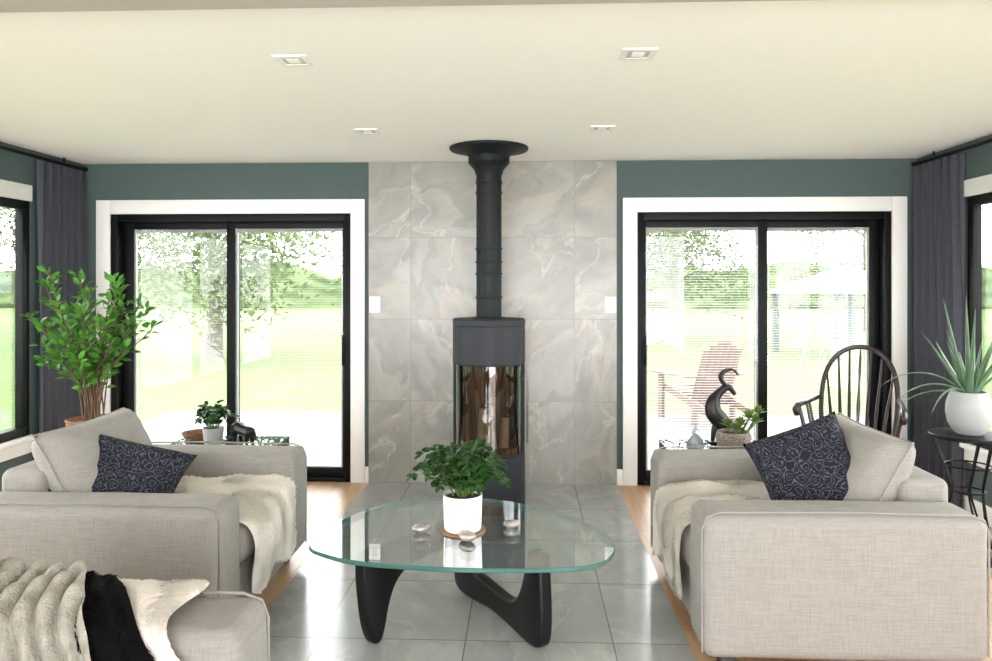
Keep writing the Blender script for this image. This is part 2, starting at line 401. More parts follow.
def sliding_door(n,x0,x1,flip):
    root=empty("door_%d"%n,((x0+x1)/2,YW,0)); struct(root,"black framed sliding patio door with white casing and enclosed blinds","sliding door")
    w=(x1-x0)/2
    c=MB(); tw=.108
    c.bbox((-w-tw,-.022,0),(-w,0,DH+tw),.004); c.bbox((w,-.022,0),(w+tw,0,DH+tw),.004); c.bbox((-w,-.022,DH),(w,0,DH+tw),.004)
    c.obj("casing",m_trim,root)
    f=MB(); f.bbox((-w,-.005,0),(-w+.05,.15,DH),.004); f.bbox((w-.05,-.005,0),(w,.15,DH),.004)
    f.bbox((-w+.05,-.005,DH-.06),(w-.05,.15,DH),.004); f.bbox((-w+.05,-.005,0),(w-.05,.15,.035),.004)
    f.obj("frame",m_black,root)
    if not flip: spans=[(-w+.05,.03,.085,.068,.08),(-.04,w-.05,.068,.02,.025)]
    else: spans=[(-w+.05,.04,.02,.068,.025),(-.03,w-.05,.068,.07,.08)]
    for i,(a,bb,sl,sr,yy) in enumerate(spans):
        p=MB(); z0,z1=.035,DH-.06; zb,zt=.10,1.94
        p.bbox((a,yy,z0),(a+sl,yy+.045,z1),.003); p.bbox((bb-sr,yy,z0),(bb,yy+.045,z1),.003)
        p.bbox((a+sl,yy,z0),(bb-sr,yy+.045,zb),.003); p.bbox((a+sl,yy,zt),(bb-sr,yy+.045,z1),.003)
        po=p.obj("door_panel",m_black,root)
        g=MB(); g.box((a+sl,yy+.003,zb),(bb-sr,yy+.006,zt)); g.obj("glass",m_dglass,po,smooth=False)
        s=MB(); z=zb+.012
        t=.08 if not flip else .22
        hw=.0046 if not flip else .0056
        while z<zt-.03:
            s.add([(a+sl+.004,yy+.022-hw,z-hw*t),(bb-sr-.004,yy+.022-hw,z-hw*t),(bb-sr-.004,yy+.022+hw,z+hw*t),(a+sl+.004,yy+.022+hw,z+hw*t)],[(0,1,2,3)])
            z+=.0195
        s.bbox((a+sl+.002,yy+.012,zt-.028),(bb-sr-.002,yy+.034,zt-.001),.002)
        s.box((a+sl+.004,yy+.014,zb+.001),(bb-sr-.004,yy+.03,zb+.008))
        s.box((a+sl,yy+.01,zb),(a+sl+.014,yy+.036,zt)); s.box((bb-sr-.014,yy+.01,zb),(bb-sr,yy+.036,zt))
        s.obj("enclosed_blind",m_blind,po,smooth=False)
    hx=w-.055 if not flip else -w+.055
    h=MB(); h.tube(crom([(hx,.02,.92),(hx,-.02,.94),(hx,-.034,1.0),(hx,-.02,1.07),(hx,.02,1.09)],5),.008,8)
    h.bbox((hx-.014,-.009,.89),(hx+.014,-.004,1.12),.002)
    h.obj("door_handle",m_black,root)
sliding_door(1,DL[0],DL[1],False); sliding_door(2,DR[0],DR[1],True)

def side_window(n,xw,sg):
    root=empty("window_%d"%n,(xw,(WY[0]+WY[1])/2,WZ[0])); struct(root,"black framed picture window with white casing","window")
    hw=(WY[1]-WY[0])/2; hz=WZ[1]-WZ[0]; tw=.11
    def bx(m,x0,x1,y0,y1,z0,z1):
        a,c=sorted((sg*x0,sg*x1)); m.bbox((a,y0,z0),(c,y1,z1),.003)
    c=MB(); bx(c,0,.022,-hw-tw,hw+.0,hz,hz+tw); bx(c,0,.05,-hw-tw,hw+.0,-.03,0); bx(c,0,.02,-hw-tw,hw,-.12,-.03); bx(c,0,.022,-hw-tw,-hw,0,hz)
    c.obj("casing",m_trim,root)
    f=MB(); bx(f,-.055,.0,-hw,hw,.0,.06); bx(f,-.055,.0,-hw,hw,hz-.06,hz); bx(f,-.055,.0,-hw,-hw+.07,.06,hz-.06); bx(f,-.055,.0,hw-.07,hw,.06,hz-.06)
    for yy in (-hw+2*hw/3,-hw+4*hw/3): bx(f,-.055,-.01,yy-.04,yy+.04,.06,hz-.06)
    f.obj("frame",m_black,root)
    g=MB(); a,c_=sorted((sg*-.04,sg*-.035)); g.box((a,-hw+.07,.06),(c_,hw-.07,hz-.06)); g.obj("glass",m_dglass,root,smooth=False)
side_window(1,XL,1); side_window(2,XR,-1)

def curtain(xc,y0,y1):
    root=empty("curtain",(xc,(y0+y1)/2,.02),0,"slate grey floor length curtain on a black rod","curtain",group="slate curtains")
    m=MB(); n=140; rows=14; L_=y1-y0; vs=[]
    for j in range(rows+1):
        z=2.35*j/rows
        for i in range(n+1):
            t=i/n; amp=.026+.004*(1-j/rows)
            x=amp*math.sin(t*2*pi*6+.5*math.sin(j*.3))+.004*math.sin(t*40+j*.4)
            vs.append((x,-L_/2+L_*t+.012*math.sin(t*2*pi*12+1),z))
    fs=[(j*(n+1)+i,j*(n+1)+i+1,(j+1)*(n+1)+i+1,(j+1)*(n+1)+i) for j in range(rows) for i in range(n)]
    m.add(vs,fs); m.obj("curtain_fabric",m_curtain,root,angle=3)
    return root
curtain(XL+.036,5.01,5.56); curtain(XR-.036,4.97,5.56)
for x in (XL+.040,XR-.040):
    m=MB(); m.tube([(0,-4.0,0),(0,0,0)],.012,10); m.tube([(0,.0,0),(0,.015,0)],.018,10)
    for yy in (-3.9,-2.0,-.25): m.tube([(0,yy,0),(0,yy,.045)],.008,8)
    o=m.obj("curtain_rod",m_black,None,loc=(x,5.55,2.393)); tag(o,"thin black metal curtain rod under the ceiling","curtain rod",group="curtain rods")

def downlight(x,y):
    root=empty("recessed_light",(x,y,H),0,"square white recessed downlight in the ceiling","ceiling light",group="square ceiling downlights")
    m=MB(); a=.070; c=.045
    for q in ((-a,-a,a,-c),(-a,c,a,a),(-a,-c,-c,c),(c,-c,a,c)): m.box((q[0],q[1],-.006),(q[2],q[3],0))
    m.obj("trim_ring",m_plate,root,smooth=False)
    m=MB(); m.box((-c,-c,-.004),(c,c,-.001)); m.obj("baffle",m_baffle,root,smooth=False)
    m=MB(); m.box((-.025,-.025,-.006),(.025,.025,-.004)); m.obj("lens",m_lens,root,smooth=False)
for x,y in ((-.965,3.05),(.455,3.02),(-.96,4.47),(.455,4.44)): downlight(x,y)

for x in (-1.146,.636):
    root=empty("light_switch",(x,YW-.014,1.355),0,"white rocker light switch plate on the tile" ,"light switch",group="wall switch plates")
    m=MB(); m.bbox((-.042,-.007,-.06),(.042,0,.06),.002); m.obj("plate",m_plate,root)
    m=MB(); m.bbox((-.017,-.012,-.034),(.017,-.007,.034),.002); m.obj("rocker",m_ceram,root)

# ------------------------------------------------------------ stove
SX,SY=-.25,5.03
st=empty("wood_stove",(SX,SY,0),0,"charcoal cylindrical wood stove with glass door and ceiling flue","stove")
R=.246
m=MB(); m.lathe([(0,0),(R-.015,0),(R-.015,.012),(R-.004,.016),(R,.03),(R,.365),(R-.004,.37),(0,.37)],64); m.obj("pedestal",m_stove,st)
m=MB(); m.lathe([(0,.985),(R,.985),(R,1.225),(R-.004,1.228),(R-.004,1.234),(R,1.237),(R,1.27),(R-.006,1.277),(0,1.277)],64); m.obj("top_drum",m_stove,st)
m=MB(); fa=-pi/2; g=math.radians(68)
m.lathe([(R-.03,.37),(R-.003,.37),(R-.003,.985),(R-.03,.985),(R-.03,.37)],40,a0=fa+g,a1=fa-g+2*pi)
for sg in (-1,1):
    a=fa+sg*g; m.tube([((R-.012)*math.cos(a),(R-.012)*math.sin(a),.37),((R-.012)*math.cos(a),(R-.012)*math.sin(a),.985)],.009,8)
m.lathe([(R-.02,.972),(R-.003,.972),(R-.003,.985)],40,a0=fa-g,a1=fa+g); m.lathe([(R-.003,.37),(R-.003,.382),(R-.02,.382)],40,a0=fa-g,a1=fa+g)
m.obj("firebox_shell",m_stoved,st)
m=MB(); m.lathe([(R-.008,.375),(R-.008,.98)],40,a0=fa-g,a1=fa+g); m.obj("glass_door",m_stglass,st)
m=MB(); m.lathe([(0,.41),(.19,.41),(.195,.41),(.195,.375)],32)
for k in range(7):  # lining slabs also shaped to imitate upright reflections in the glass
    xx=-.18+.06*k; yb=.12-.9*xx*xx-.03*(k%2); m.box((xx-.004,yb-.03,.41),(xx+.004,yb+.02,.95))
    if k<6: m.box((xx,yb,.41),(xx+.06,yb+.015,.95))
m.obj("lining_and_reflections",m_verm,st)
m=MB()  # upright logs added in place of a pale reflection on the glass
for lx,ly,h,tl in ((-.05,-.07,.26,.02),(.03,-.09,.22,-.02),(.01,.0,.33,.01),(.10,-.05,.2,.01)):
    m.tube([(lx,ly,.41),(lx+tl,ly+.01,.41+h)],[.034,.03],12)
m.obj("reflection_logs",m_refllog,st)
m=MB(); a=fa+math.radians(80); hx,hy=(R+.02)*math.cos(a),(R+.02)*math.sin(a)
m.tube([(hx,hy,.44),(hx,hy,.93)],.007,8)
for z in (.5,.87): m.tube([(hx*.9,hy*.9,z),(hx,hy,z)],.005,6)
m.obj("door_handle",m_silver,st)
m=MB(); r=.086
pr=[(r+.03,1.277),(r+.03,1.285),(r+.004,1.288),(r,1.29)]
for z in (1.42,1.58,1.66,1.75,2.13,2.20): pr+=[(r,z-.008),(r+.006,z-.006),(r+.006,z+.006),(r,z+.008)]
pr+=[(r,2.3)]; m.lathe(pr,40); m.obj("flue_pipe",m_stoved,st)
m=MB(); m.lathe([(r+.003,2.25),(.10,2.285),(.125,2.315),(.14,2.33),(.14,2.375),(.16,2.395),(.22,2.41),(.262,2.418),(.268,2.425),(.268,2.437),(0,2.437)],56); m.obj("ceiling_flange",m_stoved,st)

# ------------------------------------------------------------ armchairs
def tuftfur(m,P,n,L,seed,w=.006,mi=0):
    rnd=random.Random(seed)
    for _ in range(n):
        u,v=rnd.random(),rnd.random()
        p=P(u,v); e=.01
        du=P(min(1,u+e),v)-P(max(0,u-e),v); dv=P(u,min(1,v+e))-P(u,max(0,v-e))
        nn=du.cross(dv)
        if nn.length<1e-9: continue
        nn.normalize()
        if m.flip: nn=-nn
        a=noise.noise(p*5+Vector((seed,0,0)))*5+rnd.random()*1.0
        tdir=(du.normalized()*math.cos(a)+dv.normalized()*math.sin(a))
        l=L*(.6+.7*rnd.random()); s=nn.cross(tdir).normalized()*w
        q=p+nn*l*.22+tdir*l*.4; t=p+nn*l*.25+tdir*l*1.0
        m.add([p-s,p+s,q+s*.7,q-s*.7,t],[(0,1,2,3),(3,2,4)],mi)

def surface(m,P,nu,nv,mi=0):
    vs=[P(i/nu,j/nv) for j in range(nv+1) for i in range(nu+1)]
    m.add(vs,[(j*(nu+1)+i,j*(nu+1)+i+1,(j+1)*(nu+1)+i+1,(j+1)*(nu+1)+i) for j in range(nv) for i in range(nu)],mi)

def armchair(loc,rz,label):
    root=empty("armchair",loc,rz,label,"armchair",group="greige linen armchairs")
    for sg in (-1,1):
        m=MB(); m.rbox((0,sg*.47,.345),(.535,.13,.275),.045,puff=(.008,.008,.008),n=6,wob=.004)
        pts=[(-.537,sg*.575,.09),(-.538,sg*.575,.56),(-.52,sg*.575,.61),(-.47,sg*.575,.628),(0,sg*.577,.634),(.47,sg*.575,.628),(.52,sg*.575,.61),(.538,sg*.575,.56),(.537,sg*.575,.09)]
        m.tube(pts,.0045,6,mi=0); m.obj("arm",[m_sofa],root,angle=1.2)
    m=MB(); m.rbox((-.43,0,.385),(.105,.34,.315),.04,puff=(.005,0,.01),n=6,wob=.004); m.obj("backrest",m_sofa,root,angle=1.2)
    m=MB(); m.rbox((.09,0,.18),(.42,.338,.11),.02,n=4); m.obj("seat_base",m_sofa,root,angle=1.2)
    m=MB(); m.rbox((.105,0,.385),(.43,.335,.095),.055,puff=(.015,0,.02),n=8,wob=.008); m.obj("seat_cushion",m_sofa,root,angle=1.2)
    T_=Matrix.Translation((-.265,0,.655))@Matrix.Rotation(math.radians(-27),4,'Y')@Matrix.Rotation(pi/2,4,'Z')@Matrix.Rotation(pi/2,4,'X')
    m=MB(); m.pillow(.72,.45,.25,T=T_,seed=6,pull=.05,pipe=.005,mi2=0); m.obj("back_cushion",m_sofa,root,angle=2)
    for x in (-.46,.43):
        for y in (-.52,.52):
            m=MB(); m.bbox((x-.03,y-.03,0),(x+.03,y+.03,.075),.004); m.obj("foot",m_foot,root)
    return root
armchair((-1.745,3.45,0),0,"greige linen armchair with navy cushion and sheepskin facing the coffee table")
armchair((1.215,3.45,0),pi,"greige linen armchair with rounded arms beside the glass side table")
C3X,C3Y=-1.265,1.49
armchair((C3X,C3Y,0),0,"greige linen armchair draped with knitted and sheepskin throws")

def pillow(name,loc,rot,W,Hh,Tk,mat,label,group=None,seed=0,spin=0):
    m=MB(); m.pillow(W,Hh,Tk,seed=seed,T=Matrix.Rotation(math.radians(spin),4,'Z'))
    o=m.obj(name,mat,None,angle=3)
    o.location=loc; o.rotation_euler=[math.radians(a) for a in rot]
    tag(o,label,"cushion"); 
    if group: o["group"]=group
    return o
pillow("throw_cushion",(-1.87,3.30,.625),(50,14,6),.60,.38,.20,m_navy,"navy damask patterned cushion leaning on the armchair","navy patterned cushions",1,spin=0)
pillow("throw_cushion",(1.265,3.36,.668),(58,0,-28),.44,.45,.20,m_navy,"navy damask patterned cushion tilted against the back cushion","navy patterned cushions",4,spin=28)

def path_eval(pts):
    pts=[Vector(p) for p in pts]; d=[0]
    for i in range(1,len(pts)): d.append(d[-1]+(pts[i]-pts[i-1]).length)
    def f(t):
        s=t*d[-1]
        for i in range(1,len(pts)):
            if s<=d[i]+1e-9: 
                k=(s-d[i-1])/(d[i]-d[i-1]); return pts[i-1].lerp(pts[i],k)
        return pts[-1]
    return f

def seat_throw(loc,rz,seed,y0,y1,label):
    prof=path_eval(crom([(-.08,0,.504),(.15,0,.518),(.36,0,.518),(.48,0,.508),(.55,0,.475),(.575,0,.38),(.572,0,.28),(.565,0,.17)],5))
    m=MB(); m.flip=False
    def P(u,v):
        p=prof(v).copy(); w=.02*math.sin(v*9+seed)+.012*math.sin(v*23+seed*2)
        p.y=y0+(y1-y0)*u+ w*(2*u-1)
        if v>.8: p.z+= .035*math.sin(u*9+seed)*(v-.8)*5
        p+=Vector((0,0,1))*noise.noise(Vector((u*4,v*6,seed)))*.016+Vector((1,0,0))*noise.noise(Vector((u*5,v*3,seed+4)))*.014
        return p
    nn=(P(.51,.3)-P(.5,.3)).cross(P(.5,.31)-P(.5,.3))
    m.flip = nn.z<0
    surface(m,P,30,44); tuftfur(m,P,14000,.024,seed,.0035)
    o=m.obj("sheepskin_throw",m_fur,None,angle=3); o.location=loc; o.rotation_euler=(0,0,rz)
    tag(o,label,"throw",group="sheepskin throws")
seat_throw((-1.745,3.45,0),0,3,-.32,.30,"cream sheepskin draped over the armchair seat")
seat_throw((1.215,3.45,0),pi,5,-.30,.32,"cream sheepskin draped over the armchair seat")

def arm_drape(name,mat,seed,xl,xr,lift,n,L,label,cat,w=.006,knit=False,res=(40,40)):
    prof=path_eval(crom([(0,.655,.30),(0,.645,.52),(0,.60,.625),(0,.53,.648),(0,.42,.648),(0,.345,.62),(0,.318,.53),(0,.305,.50)],5))
    m=MB()
    def P(u,v):
        p=prof(v).copy()
        a=xl(v); c=xr(v); x=a+(c-a)*u
        out=Vector((0,p.y-.47,max(0,p.z-.5)*1.6)); 
        if out.length>0: out.normalize()
        lf=lift
        if knit:
            k=(x*17-v*7.0+.3*math.sin(v*9)+.5*noise.noise(Vector((x*5,v*3,7)))); rib=abs(math.sin(pi*k))**.7
            braid=.5+.5*math.sin(v*55+math.floor(k)*2.1+(k%1)*3.0)
            lf+=.024*rib+.014*braid*rib+.012*noise.noise(Vector((x*6,v*4,2)))
        p+=out*lf; p.x=x
        if knit and x<-.2: p.z+=min(.05,(-.2-x)*.4)*max(0,1-max(0,abs(v-.5)-.25)*3)
        p+=Vector((0,0,1))*noise.noise(Vector((u*5,v*5,seed)))*.012
        return p
    q=P(.5,.5); nn=(P(.51,.5)-q).cross(P(.5,.51)-q); m.flip=nn.z<0
    surface(m,P,*res)
    if n: tuftfur(m,P,n,L,seed,w)
    o=m.obj(name,mat,None,angle=3); o.location=(C3X,C3Y,0); tag(o,label,cat); return o
arm_drape("sheepskin_throw",m_fur,8,lambda v:-.10,lambda v:.34+.10*max(0,v-.4)+.025*math.sin(v*14),.014,16000,.026,"cream sheepskin hanging over the armchair arm","throw",w=.0035)
arm_drape("fur_scarf",m_blackfur,9,lambda v:-.38+.60*v,lambda v:-.22+.62*v,.030,5000,.018,"black faux fur strip between the two throws","throw",w=.004)
arm_drape("knitted_throw",m_knit,11,lambda v:-.52,lambda v:-.25+.50*v,.036,0,0,"chunky oat coloured knitted throw over the armchair","throw",knit=True,res=(220,240))

# ------------------------------------------------------------ coffee table
ct=empty("coffee_table",(-.28,3.2,0),0,"sculptural coffee table with rounded triangular glass top","coffee table")
ol=[(-.908,3.07),(-.886,3.29),(-.755,3.59),(-.588,3.73),(-.405,3.79),(-.13,3.745),(.164,3.55),(.328,3.31),(.372,3.12),(.335,2.965),(.249,2.88),(.094,2.845),(-.175,2.83),(-.41,2.845),(-.656,2.885),(-.82,2.965)]
ol=[(x+.28,y-3.2) for x,y in ol]
sm=crom([(x,y,0) for x,y in ol],6,True)
m=MB(); n=len(sm)
def ring(off,z):
    out=[]
    for p in sm:
        d=Vector((p.x,p.y,0)); out.append((p.x-d.normalized().x*off,p.y-d.normalized().y*off,z))
    return out
rs=[ring(.004,.397),ring(0,.401),ring(0,.412),ring(.004,.416)]
vs=[q for r_ in rs for q in r_]; fs=[(i*n+k,i*n+(k+1)%n,(i+1)*n+(k+1)%n,(i+1)*n+k) for i in range(3) for k in range(n)]
m.add(vs,fs,1); m.add(rs[0],[list(range(n))[::-1]],0); m.add(rs[3],[list(range(n))],0)
m.obj("glass_top",[m_tglass,m_tedge],ct,angle=.5)
def leg(outl,origin,tail):
    d=Vector((tail[0]-origin[0],tail[1]-origin[1],0)); ang=math.atan2(d.y,d.x)
    T_=Matrix.Translation((origin[0]+.28,origin[1]-3.2,0))@Matrix.Rotation(ang,4,'Z')
    o2=[(p.x,p.y) for p in crom([(a,c,0) for a,c in outl],5,True)]
    m=MB(); m.prism(o2,.062,.014,T=T_); return m.obj("leg",m_ebony,ct,angle=.7)
leg([(-.035,.390),(-.01,.396),(.03,.396),(.05,.38),(.075,.29),(.115,.19),(.17,.135),(.25,.120),(.36,.126),(.5,.135),(.62,.13),(.70,.10),(.715,.06),(.69,.02),(.62,.003),(.5,.010),(.36,.024),(.2,.014),(.08,.002),(0,.002),(-.045,.03),(-.06,.12),(-.055,.25),(-.045,.34)],(.055,3.08),(-.32,3.66))
leg([(-.02,.002),(.02,.004),(.045,.06),(.07,.15),(.11,.22),(.18,.262),(.3,.275),(.45,.27),(.58,.262),(.64,.29),(.66,.34),(.64,.39),(.58,.395),(.45,.385),(.3,.378),(.15,.386),(.04,.395),(-.03,.395),(-.07,.38),(-.085,.32),(-.075,.2),(-.055,.08)],(-.64,3.10),(-.29,3.60))
m=MB(); m.tube([(-.285+.28,3.60-3.2,.125),(-.285+.28,3.60-3.2,.27)],.012,12); m.obj("pivot_rod",m_ebony,ct)

# ------------------------------------------------------------ plants
def pot_plant(name,loc,pot_prof,mpot,soil_z,soil_r,label,cat="potted plant",seg=40):
    root=empty(name,loc,0,label,cat)
    m=MB(); m.lathe(pot_prof,seg); m.obj("pot",mpot,root)
    m=MB(); m.lathe([(soil_r,soil_z-.004),(soil_r*.6,soil_z+.003),(0,soil_z+.005)],24); m.obj("soil",m_soil,root)
    return root
def arching(root,nst,r0,z0,spread,height,leafL,leafW,mleaf,mstem,rnd,perst=10,sr=.003,droop=.5,both=True):
    ms=MB(); ml=MB()
    for i in range(nst):
        a=rnd.random()*2*pi; sp=spread*(.15+.85*rnd.random()); h=height*(.6+.4*rnd.random())*(1-.3*sp/spread)
        b0=Vector((math.cos(a)*r0*rnd.random(),math.sin(a)*r0*rnd.random(),z0))
        pts=crom([b0,b0+Vector((math.cos(a)*sp*.25,math.sin(a)*sp*.25,h*.5)),b0+Vector((math.cos(a)*sp*.65,math.sin(a)*sp*.65,h*.9)),b0+Vector((math.cos(a)*sp,math.sin(a)*sp,h*(1-.25*droop)))],4)
        ms.tube(pts,[sr*(1-.6*k/len(pts)) for k in range(len(pts))],6)
        n=len(pts)
        for k in range(perst):
            t=.22+.78*k/(perst-1); f=t*(n-1); i0=min(n-2,int(f)); p=pts[i0].lerp(pts[i0+1],f-i0); d=(pts[i0+1]-pts[i0]).normalized()
            sd=d.cross(Vector((0,0,1))); sd=sd.normalized() if sd.length>.01 else Vector((1,0,0))
            for s_ in ((1,-1) if both else (rnd.choice((1,-1)),)):
                q=(sd*s_+d*.7+Vector((rnd.uniform(-.4,.4),rnd.uniform(-.4,.4),rnd.uniform(-.1,.6)))).normalized()
                ml.leaf(p,q,Vector((rnd.uniform(-.6,.6),rnd.uniform(-.9,.3),1)),leafL*rnd.uniform(.7,1.15),leafW*rnd.uniform(.8,1.15),curl=.15)
        ml.leaf(pts[-1],pts[-1]-pts[-2],Vector((0,0,1)),leafL,leafW)
    ms.obj("stems",mstem,root); ml.obj("foliage",mleaf,root,angle=3)

r=random.Random(3)
pp=pot_plant("potted_plant",(-.278,3.265,.4245),[(0,.0),(.078,.0),(.082,.004),(.087,.15),(.087,.155),(.082,.155),(.079,.14),(.0,.135)],m_ceram,.145,.08,"dark green leafy plant in a white ceramic pot")
arching(pp,54,.05,.14,.22,.30,.042,.028,m_leafd,m_gstem,r,10,.003,1.0)
m=MB(); m.lathe([(0,0),(.1,0),(.102,.003),(.1,.008),(0,.008)],40); o=m.obj("coaster",m_cork,None,loc=(-.278,3.265,.4163)); tag(o,"round cork coaster under the plant pot","coaster")
for i,(x,y,ang,sc) in enumerate(((-.456,3.23,.4,1.0),(-.25,3.13,-.7,1.05),(-.062,3.31,.2,.9))):
    m=MB()
    prof=[(.0,-.45),(.16,-.43),(.34,-.33),(.46,-.12),(.5,.05),(.44,.25),(.3,.40),(.14,.47),(0,.48)]
    m.lathe(prof,28)
    for v in m.v:
        t=v.x; v.x*=(.085*sc*(1+.35*(v.y)))
        v.y*=.058*sc; v.z*=.042*sc
        v.z+=.012*max(0,t)**2
    mn=min(v.z for v in m.v)
    for v in m.v: v.z-=mn
    o=m.obj("decorative_pebble",m_pebble,None,loc=(x,y,.4165),angle=3); o.rotation_euler=(0,0,ang)
    tag(o,"smooth pale silver pebble on the glass table top","ornament",group="silver pebbles on the coffee table")

sx,sy=-2.74,4.6
root=empty("plant_stand",(sx,sy,0),0,"low round wooden plant stand under the basket","plant stand")
m=MB(); m.lathe([(0,.27),(.17,.27),(.175,.275),(.175,.295),(.17,.30),(0,.30)],36); m.obj("stand_top",m_basket,root)
for a in range(4):
    c,s=math.cos(a*pi/2+.7),math.sin(a*pi/2+.7); m=MB(); m.tube([(c*.15,s*.15,0),(c*.11,s*.11,.27)],[.012,.016],8); m.obj("leg",m_basket,root)
bp=pot_plant("potted_plant",(sx,sy,.302),[(0,0),(.13,0),(.14,.01),(.155,.2),(.16,.34),(.168,.35),(.157,.355),(.148,.33),(0,.3)],m_basket,.315,.148,"tall bright green leafy plant in a woven basket")
r=random.Random(11); ms=MB(); ml=MB()
tips=[(-.38,.12,1.02),(-.36,-.1,.76),(-.30,.1,.60),(-.22,-.15,.95),(-.12,.1,.86),(.0,-.05,.90),(.12,.1,.90),(.20,-.1,.95),(.28,.05,.84),(.34,.1,.68),(.28,-.15,.55),(.16,-.2,.70),(-.08,-.2,.72),(-.34,0,.46),(.05,.15,.78),(.2,.0,.80),(-.2,.1,.80),(.12,-.1,.52),(-.15,-.15,.5),(.34,0,.78),(-.05,-.1,.6),(.05,-.2,.62),(-.25,-.1,.68),(-.1,0,1.0),(.22,-.2,.6),(-.28,.05,.82),(.0,-.15,.8),(.1,0,.68),(-.2,-.2,.58),(.3,-.1,.72),(.02,-.22,.48),(-.1,-.2,.62),(.08,.05,.98)]
for tx,ty,tz in tips:
    b0=Vector((r.uniform(-.05,.05),r.uniform(-.05,.05),.31)); tp=Vector((tx,ty,tz+.31-.06))
    mid=b0.lerp(tp,.45)+Vector((-tx*.18,-ty*.2,.06)); pts=crom([b0,mid,b0.lerp(tp,.78)+Vector((0,0,.05)),tp],5)
    ms.tube(pts,[.005*(1-.7*k/len(pts)) for k in range(len(pts))],6)
    n=len(pts)
    for k in range(30):
        t=.26+.74*k/29; f=t*(n-1); i0=min(n-2,int(f)); p=pts[i0].lerp(pts[i0+1],f-i0); d=(pts[i0+1]-pts[i0]).normalized()
        q=Vector((r.uniform(-1,1),r.uniform(-1,1),r.uniform(-.2,.9))).normalized()+d*.5
        q.normalize(); st_=p+q*.025; ms.tube([p,st_],.0013,4)
        ml.leaf(st_,q,Vector((r.uniform(-.6,.6),r.uniform(-1.2,.1),1)),r.uniform(.045,.075),r.uniform(.028,.04),curl=.2)
ms.obj("stems",m_stem,bp); ml.obj("foliage",m_leafl,bp,angle=3)

# ------------------------------------------------------------ side tables
def side_table(cx,label):
    x0,x1,y0,y1,z=-.325,.325,-.25,.25,.54
    root=empty("side_table",(cx,4.40,0),0,label,"side table",group="glass topped side tables")
    for x in (x0,x1):
        for y in (y0,y1):
            m=MB()
            xa=x if x<0 else x-.045; ya=y if y<0 else y-.045
            m.bbox((xa,ya,0),(xa+.045,ya+.045,z-.012),.003); m.obj("leg",m_walnut,root)
    m=MB(); m.bbox((x0+.045,y0+.005,z-.05),(x1-.045,y0+.03,z-.012),.002); m.bbox((x0+.045,y1-.03,z-.05),(x1-.045,y1-.005,z-.012),.002)
    m.bbox((x0+.005,y0+.045,z-.05),(x0+.03,y1-.045,z-.012),.002); m.bbox((x1-.03,y0+.045,z-.05),(x1-.005,y1-.045,z-.012),.002)
    m.obj("apron",m_walnut,root)
    m=MB(); m.add([(x0,y0,z),(x1,y0,z),(x1,y1,z),(x0,y1,z)],[(0,1,2,3)],0); m.add([(x0,y0,z-.011),(x1,y0,z-.011),(x1,y1,z-.011),(x0,y1,z-.011)],[(3,2,1,0)],0)
    q=[(x0,y0),(x1,y0),(x1,y1),(x0,y1)]
    for i in range(4):
        a=q[i]; c=q[(i+1)%4]; m.add([(a[0],a[1],z-.011),(c[0],c[1],z-.011),(c[0],c[1],z),(a[0],a[1],z)],[(0,1,2,3)],1)
    m.obj("glass_top",[m_tglass,m_tedge],root,smooth=False)
side_table(-1.825,"dark wood side table with clear glass top by the plant")
side_table(1.155,"dark wood side table with clear glass top holding sculpture")
TZ=.5405
r=random.Random(21)
p2=pot_plant("potted_plant",(-1.87,4.36,TZ),[(0,0),(.045,0),(.05,.005),(.06,.1),(.062,.11),(.056,.11),(.053,.1),(0,.095)],m_gpot,.1,.053,"small trailing green plant in a grey pot on the side table")
arching(p2,22,.03,.09,.11,.21,.038,.026,m_leafd,m_gstem,r,7,.0022,.9)
def figurine_bull(loc,rz):
    root=empty("animal_figurine",loc,rz,"small dark bronze bull figurine on the glass side table","figurine")
    m=MB(); k=1.15
    S=Matrix.Scale(k,4)
    m.tube(crom([(-.065,0,.07),(-.03,0,.078),(.01,0,.082),(.045,0,.09),(.075,0,.085),(.1,0,.065)],4),[.02,.028,.031,.032,.031,.030,.030,.030,.031,.032,.034,.034,.033,.031,.029,.026,.023,.02,.017,.013,.011][:21],10,T=S)
    for x,y in ((-.05,.018),(-.05,-.018),(.045,.02),(.045,-.02)): m.tube([(x,y,.07),(x+.004,y,.035),(x,y,.001)],[.016,.010,.009],8,T=S)
    for s_ in (-1,1): m.tube(crom([(.075,s_*.012,.1),(.08,s_*.035,.11),(.09,s_*.04,.135)],3),[.006,.006,.005,.005,.004,.003,.002],6,T=S)
    m.tube(crom([(-.07,0,.085),(-.09,0,.08),(-.095,0,.04)],3),.004,6,T=S)
    m.obj("body",m_bronze,root)
figurine_bull((-1.685,4.36,TZ),2.6)
m=MB(); m.lathe([(0,0),(.04,0),(.07,.012),(.095,.035),(.1,.05),(.094,.05),(.065,.02),(0,.012)],32); o=m.obj("wooden_bowl",m_basket,None,loc=(-2.03,4.52,TZ)); tag(o,"shallow tan wooden bowl on the glass side table","bowl")
p3=pot_plant("potted_succulent",(1.20,4.33,TZ),[(0,0),(.07,0),(.08,.01),(.098,.06),(.1,.09),(.092,.115),(.086,.118),(.08,.105),(0,.1)],m_wpot,.105,.082,"green succulents in a woven grey pot on the side table")
ml=MB()
